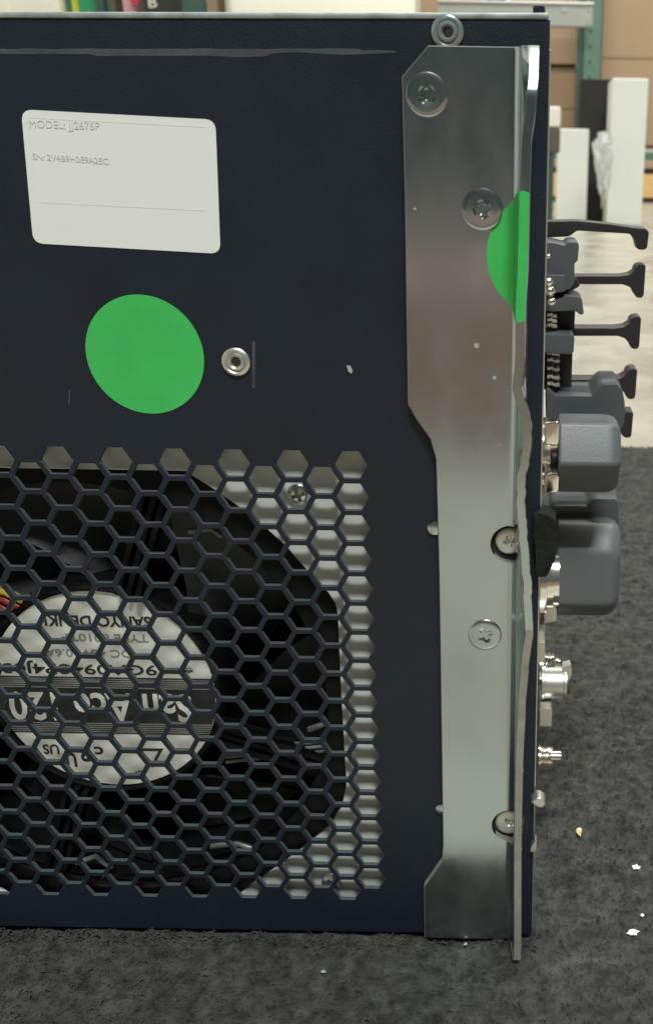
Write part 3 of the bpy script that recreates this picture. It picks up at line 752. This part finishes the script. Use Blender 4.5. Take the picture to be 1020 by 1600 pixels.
# ================================================================== SMALL THINGS ON THE CARPET
def crumb(px, py, s, mt, label, sx=1.0):
    g = ground(px, py, .001); bm = bmesh.new(); bmesh.ops.create_icosphere(bm, subdivisions=2, radius=s * .85)
    for v in bm.verts:
        k = 1 + .8 * noise.noise(v.co * (2.2 / s) + Vector((px, py, 0)))
        v.co = Vector((g.x + v.co.x * k * sx, g.y + v.co.y * k, g.z + v.co.z * k * .5))
    o = link('crumb', bm_mesh(bm), mt, smooth=30); return tag(o, label, 'crumb', 'crumbs scattered on the carpet')
crumb(904, 1299, .0014, 'debris_y', 'tan crumb on the carpet right of the chassis', .8)
crumb(993, 1355, .0010, 'debris_w', 'small white crumb nearest the tan crumb', 1.2)
crumb(988, 1457, .0010, 'debris_w', 'flat white crumb lowest at the right edge', 1.7)
crumb(1003, 1430, .0006, 'debris_w', 'tiniest pale crumb, just above the flat white one')
crumb(727, 1475, .0005, 'speck', 'tiny white crumb below the bracket foot')
crumb(505, 1518, .0006, 'speck', 'tiny grey white crumb on the carpet in front of the panel')

# ================================================================== BACKGROUND
YB = 6.3
def slab(name, px0, py0, px1, py1, Y, dy, mt, label=None, cat=None, parent=None, bev=0, group=None, tofloor=False, sub=None):
    a = at((px0), (py0), Y); b = at(px1, py1, Y)
    z0 = FZ + .001 if tofloor else b.z
    bm = bmesh.new(); box_bm(bm, a.x, b.x, Y, Y + dy, z0, a.z, bev)
    o = link(name, bm_mesh(bm), mt, parent, None, None, 35 if bev else None)
    if cat: tag(o, label, cat, group)
    elif label: o['label'] = label
    return o
slab('foam_block', 956, 122, 1001, 350, 3.55, .20, 'white', 'tall white foam block standing on the concrete floor', 'foam block', group='foam blocks standing on the floor behind the chassis', bev=.006, tofloor=True)
slab('foam_block', 871, 201, 915, 350, 3.60, .10, 'white', 'short white foam block left of the black one', 'foam block', group='foam blocks standing on the floor behind the chassis', bev=.006, tofloor=True)
slab('foam_block', 906, 123, 957, 350, 3.80, .12, 'darkfoam', 'black foam block between the two white blocks', 'foam block', group='foam blocks standing on the floor behind the chassis', bev=.004, tofloor=True)
# torn wrap
bm = bmesh.new(); bmesh.ops.create_icosphere(bm, subdivisions=4, radius=1)
c = at(934, 248, 3.5)
for v in bm.verts:
    t = (v.co.z + 1) / 2
    k = 1 + .55 * noise.noise(v.co * 2.4 + Vector((5, 2, 1))) + .35 * noise.noise(v.co * 7)
    wx = .012 + .038 * t ** 1.3
    v.co = Vector((c.x + .014 - (1 - t) * -.008 + v.co.x * wx * k * 0.95, c.y + v.co.y * .03 * k, c.z - .03 + v.co.z * .105 * k))
o = link('plastic_wrap', bm_mesh(bm), 'wrap', smooth=40); tag(o, 'crumpled torn wrap hanging off the tall white foam block', 'plastic wrap')
# small white lamp-like jar on a brown post by the panel edge
pz = thing('caster_post', 'brown post with a glossy white cap just right of the panel edge', 'post', (at(860, 220, 3.0).x, 3.0, FZ))
for nm_, a, b, mt_ in (('cap', (846, 166), (875, 199), 'cream'), ('block', (846, 199), (874, 240), 'brown')):
    p0, p1 = at(*a, 3.0), at(*b, 3.0); bm = bmesh.new(); box_bm(bm, p0.x - pz.location.x, p1.x - pz.location.x, 0, .06, p1.z - FZ, p0.z - FZ, .008); link(nm_, bm_mesh(bm), mt_, pz, smooth=35)
p0, p1 = at(850, 240, 3.0), at(864, 300, 3.0); bm = bmesh.new(); box_bm(bm, p0.x - pz.location.x, p1.x - pz.location.x, .01, .05, .001, p0.z - FZ, .004); link('stem', bm_mesh(bm), 'rackdark', pz)

# pallet rack behind
rk = thing('pallet_rack', 'green steel pallet rack behind the foam blocks', 'pallet rack', (0, YB, FZ))
def rb(name, px0, px1, z0, z1, y0, y1, mt, py=120):
    a = at(px0, py, y0).x; b = at(px1, py, y0).x
    bm = bmesh.new(); box_bm(bm, a, b, y0 - YB, y1 - YB, z0 - FZ, z1 - FZ, .003); return link(name, bm_mesh(bm), mt, rk, smooth=35)
rb('upright', 912, 939, FZ + .001, 2.3, YB, YB + .08, 'rack', 60)
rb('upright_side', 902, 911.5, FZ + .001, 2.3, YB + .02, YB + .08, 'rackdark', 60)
for k in range(24):
    z = .30 + k * .085; x = at(921, 90, YB).x; bm = bmesh.new(); lathe_bm(bm, [(0, 0), (0, .009), (.004, .009)], (x, -.0015, z - FZ), 'y', 12); link('slot', bm_mesh(bm), 'ink', rk)
rb('upright', 762, 789, FZ + .001, 2.3, YB + 1.0, YB + 1.08, 'rackdark', 5)
rb('upright', 285, 318, FZ + .001, 2.3, YB, YB + .08, 'rackdark', 5)
zq = at(1010, 238, YB).z; zq2 = at(1010, 251, YB).z
rb('beam', 800, 1300, zq2, zq, YB - .03, YB - .001, 'rack', 245)
zb_ = at(500, 42, YB).z
rb('beam', -900, 780, zb_ - .1, zb_, YB - .03, YB - .001, 'rack', 45)
# diagonal brace
a = at(1000, 165, YB + .3); b = at(1070, 90, YB + .3); bm = bmesh.new()
prism_bm(bm, [(a.x, a.z - .03 - FZ), (b.x, b.z - .03 - FZ), (b.x, b.z + .03 - FZ), (a.x, a.z + .03 - FZ)], .27, .29); link('brace', bm_mesh(bm), 'rack', rk)
# galvanised beam end
gb = thing('shelf_beam', 'short galvanised steel beam end crossing the green upright above the chassis', 'steel beam', (at(850, 20, YB - .3).x, YB - .3, at(850, 20, YB - .3).z))
L = gb.location
p0, p1 = at(792, 4, L.y), at(925, 42, L.y); bm = bmesh.new(); box_bm(bm, p0.x - .4 - L.x, p1.x - L.x, 0, .06, p1.z - L.z, p0.z - L.z - .006, .004); link('web', bm_mesh(bm), 'beam', gb, smooth=35)
p2 = at(927, 4, L.y); bm = bmesh.new(); box_bm(bm, p0.x - .4 - L.x, p2.x - L.x, -.01, .07, p0.z - L.z - .005, p0.z - L.z + .008, .002); link('top_flange', bm_mesh(bm), 'nickel', gb, smooth=35)
for x, y in ((919, 15), (919, 35), (881, 14)):
    c = at(x, y, L.y); bm = bmesh.new(); lathe_bm(bm, [(0, 0), (0, .011 if x > 900 else .02), (.004, .011 if x > 900 else .02)], (c.x - L.x, -.003, c.z - L.z), 'y', 14); link('bolt', bm_mesh(bm), 'inkgrey' if x > 900 else 'lip', gb)
# cardboard cartons
def carton(px0, py0, px1, py1, Y, dy, label, mt='card', group=None):
    a = at(px0, py0, Y); b = at(px1, py1, Y); o = thing('cardboard_box', label, 'cardboard box', ((a.x + b.x) / 2, Y, b.z), 'cartons on the pallet rack')
    hx = (b.x - a.x) / 2; h = a.z - b.z
    bm = bmesh.new(); box_bm(bm, -hx, hx, 0, dy, 0, h, .01); link('carton', bm_mesh(bm), mt, o, smooth=35)
    bm = bmesh.new(); box_bm(bm, -hx * .98, hx * .98, -.004, -.001, h * .49, h * .50); link('seam', bm_mesh(bm), 'card2', o)
    return o
carton(944, -60, 1240, 232, YB + .15, .8, 'large tan cardboard carton right of the green upright')
carton(800, 103, 901, 232, YB + .25, .8, 'tan carton left of the green upright, lower of its stack', 'card2')
carton(800, -60, 901, 101, YB + .22, .8, 'tan carton left of the green upright, upper of its stack')
carton(650, -60, 760, 40, YB + .30, .8, 'tan carton seen above the middle of the chassis')
slab('crate', 345, -70, 652, 40, YB + .1, .6, 'cream', 'wide cream white crate above the middle of the chassis', 'crate', bev=.06)
slab('crate', -600, -70, 96, 40, YB + .1, .6, 'cream', 'cream white crate at the far left above the chassis', 'crate', bev=.02)
slab('tool_case', 97, -60, 165, 40, YB + .2, .3, 'bgreen', 'green case with a yellow strip beside the left cream crate', 'case', bev=.01)
slab('yellow_panel', 105, -60, 120, 40, YB + .12, .06, 'yellow', 'narrow yellow strip in front of the green case', 'panel')
slab('storage_tote', 141, -60, 166, 40, YB + .14, .05, 'rackdark', 'dark green tote right of the green case', 'tote')
slab('printed_carton', 166, -60, 184, 40, YB + .14, .2, 'brown', 'dark brown carton left of the pink and red one', 'carton')
slab('printed_carton', 185, -60, 213, 40, YB + .10, .2, 'pink', 'pink and red printed carton', 'carton')
slab('red_print', 198, -60, 216, 8, YB + .08, .015, 'red', 'red printed panel in front of the pink carton', 'panel')
bc = slab('printed_carton', 217, -60, 282, 40, YB + .10, .2, 'ink', 'black carton with white lettering', 'carton')
a = at(238, 3, YB + .09); text('lettering', 'B', 'cream', bc, a.x, a.z, YB + .095, width=.05, height=.06)
slab('shelf_carton', 319, -60, 341, 40, YB + .16, .2, 'card', 'narrow tan carton right of the dark green upright', 'carton')
# pallet
pt = thing('wooden_pallet', 'yellowish wooden pallet on the floor under the rack beam', 'pallet', (at(1000, 300, YB - .1).x, YB - .1, FZ))
za, zb2, zc, zd = (at(1010, y, YB - .1).z - FZ for y in (252, 263, 272, 309))
for nm_, z0, z1, mt_, dy0 in (('deck_board', zb2, za, 'card', 0), ('gap_shade', zc, zb2, 'brown', .05), ('side_board', max(.012, zd), zc, 'wood', 0), ('bottom_board', .001, max(.012, zd), 'brown', .04)):  # dark brown strip under the deck stands in for the shaded gap
    bm = bmesh.new(); box_bm(bm, -1.2, 2.2, dy0, 1.0, z0, z1 - .001, .002); link(nm_, bm_mesh(bm), mt_, pt, smooth=35)
box('warehouse_wall', -9, 12, 9.0, 9.1, FZ, 5.0, 'cream', kind='structure')
# what stands on the photographer's side and shows in the bare metal
o = box('cardboard_box', -.5, .55, -.85, -.50, FZ + .001, .118, 'brownbox', bev=.004); tag(o, 'low brown cardboard box behind the photographer, seen mirrored in the bracket', 'cardboard box')
box('side_wall', -3.3, -3.2, -2.9, 8.9, FZ, 3.6, 'cream', kind='structure')  # unseen pale wall, added so the bracket's bend reflects something bright
box('partition_wall', -9, 12, -3.0, -2.9, FZ, 3.2, 'wall', kind='structure')
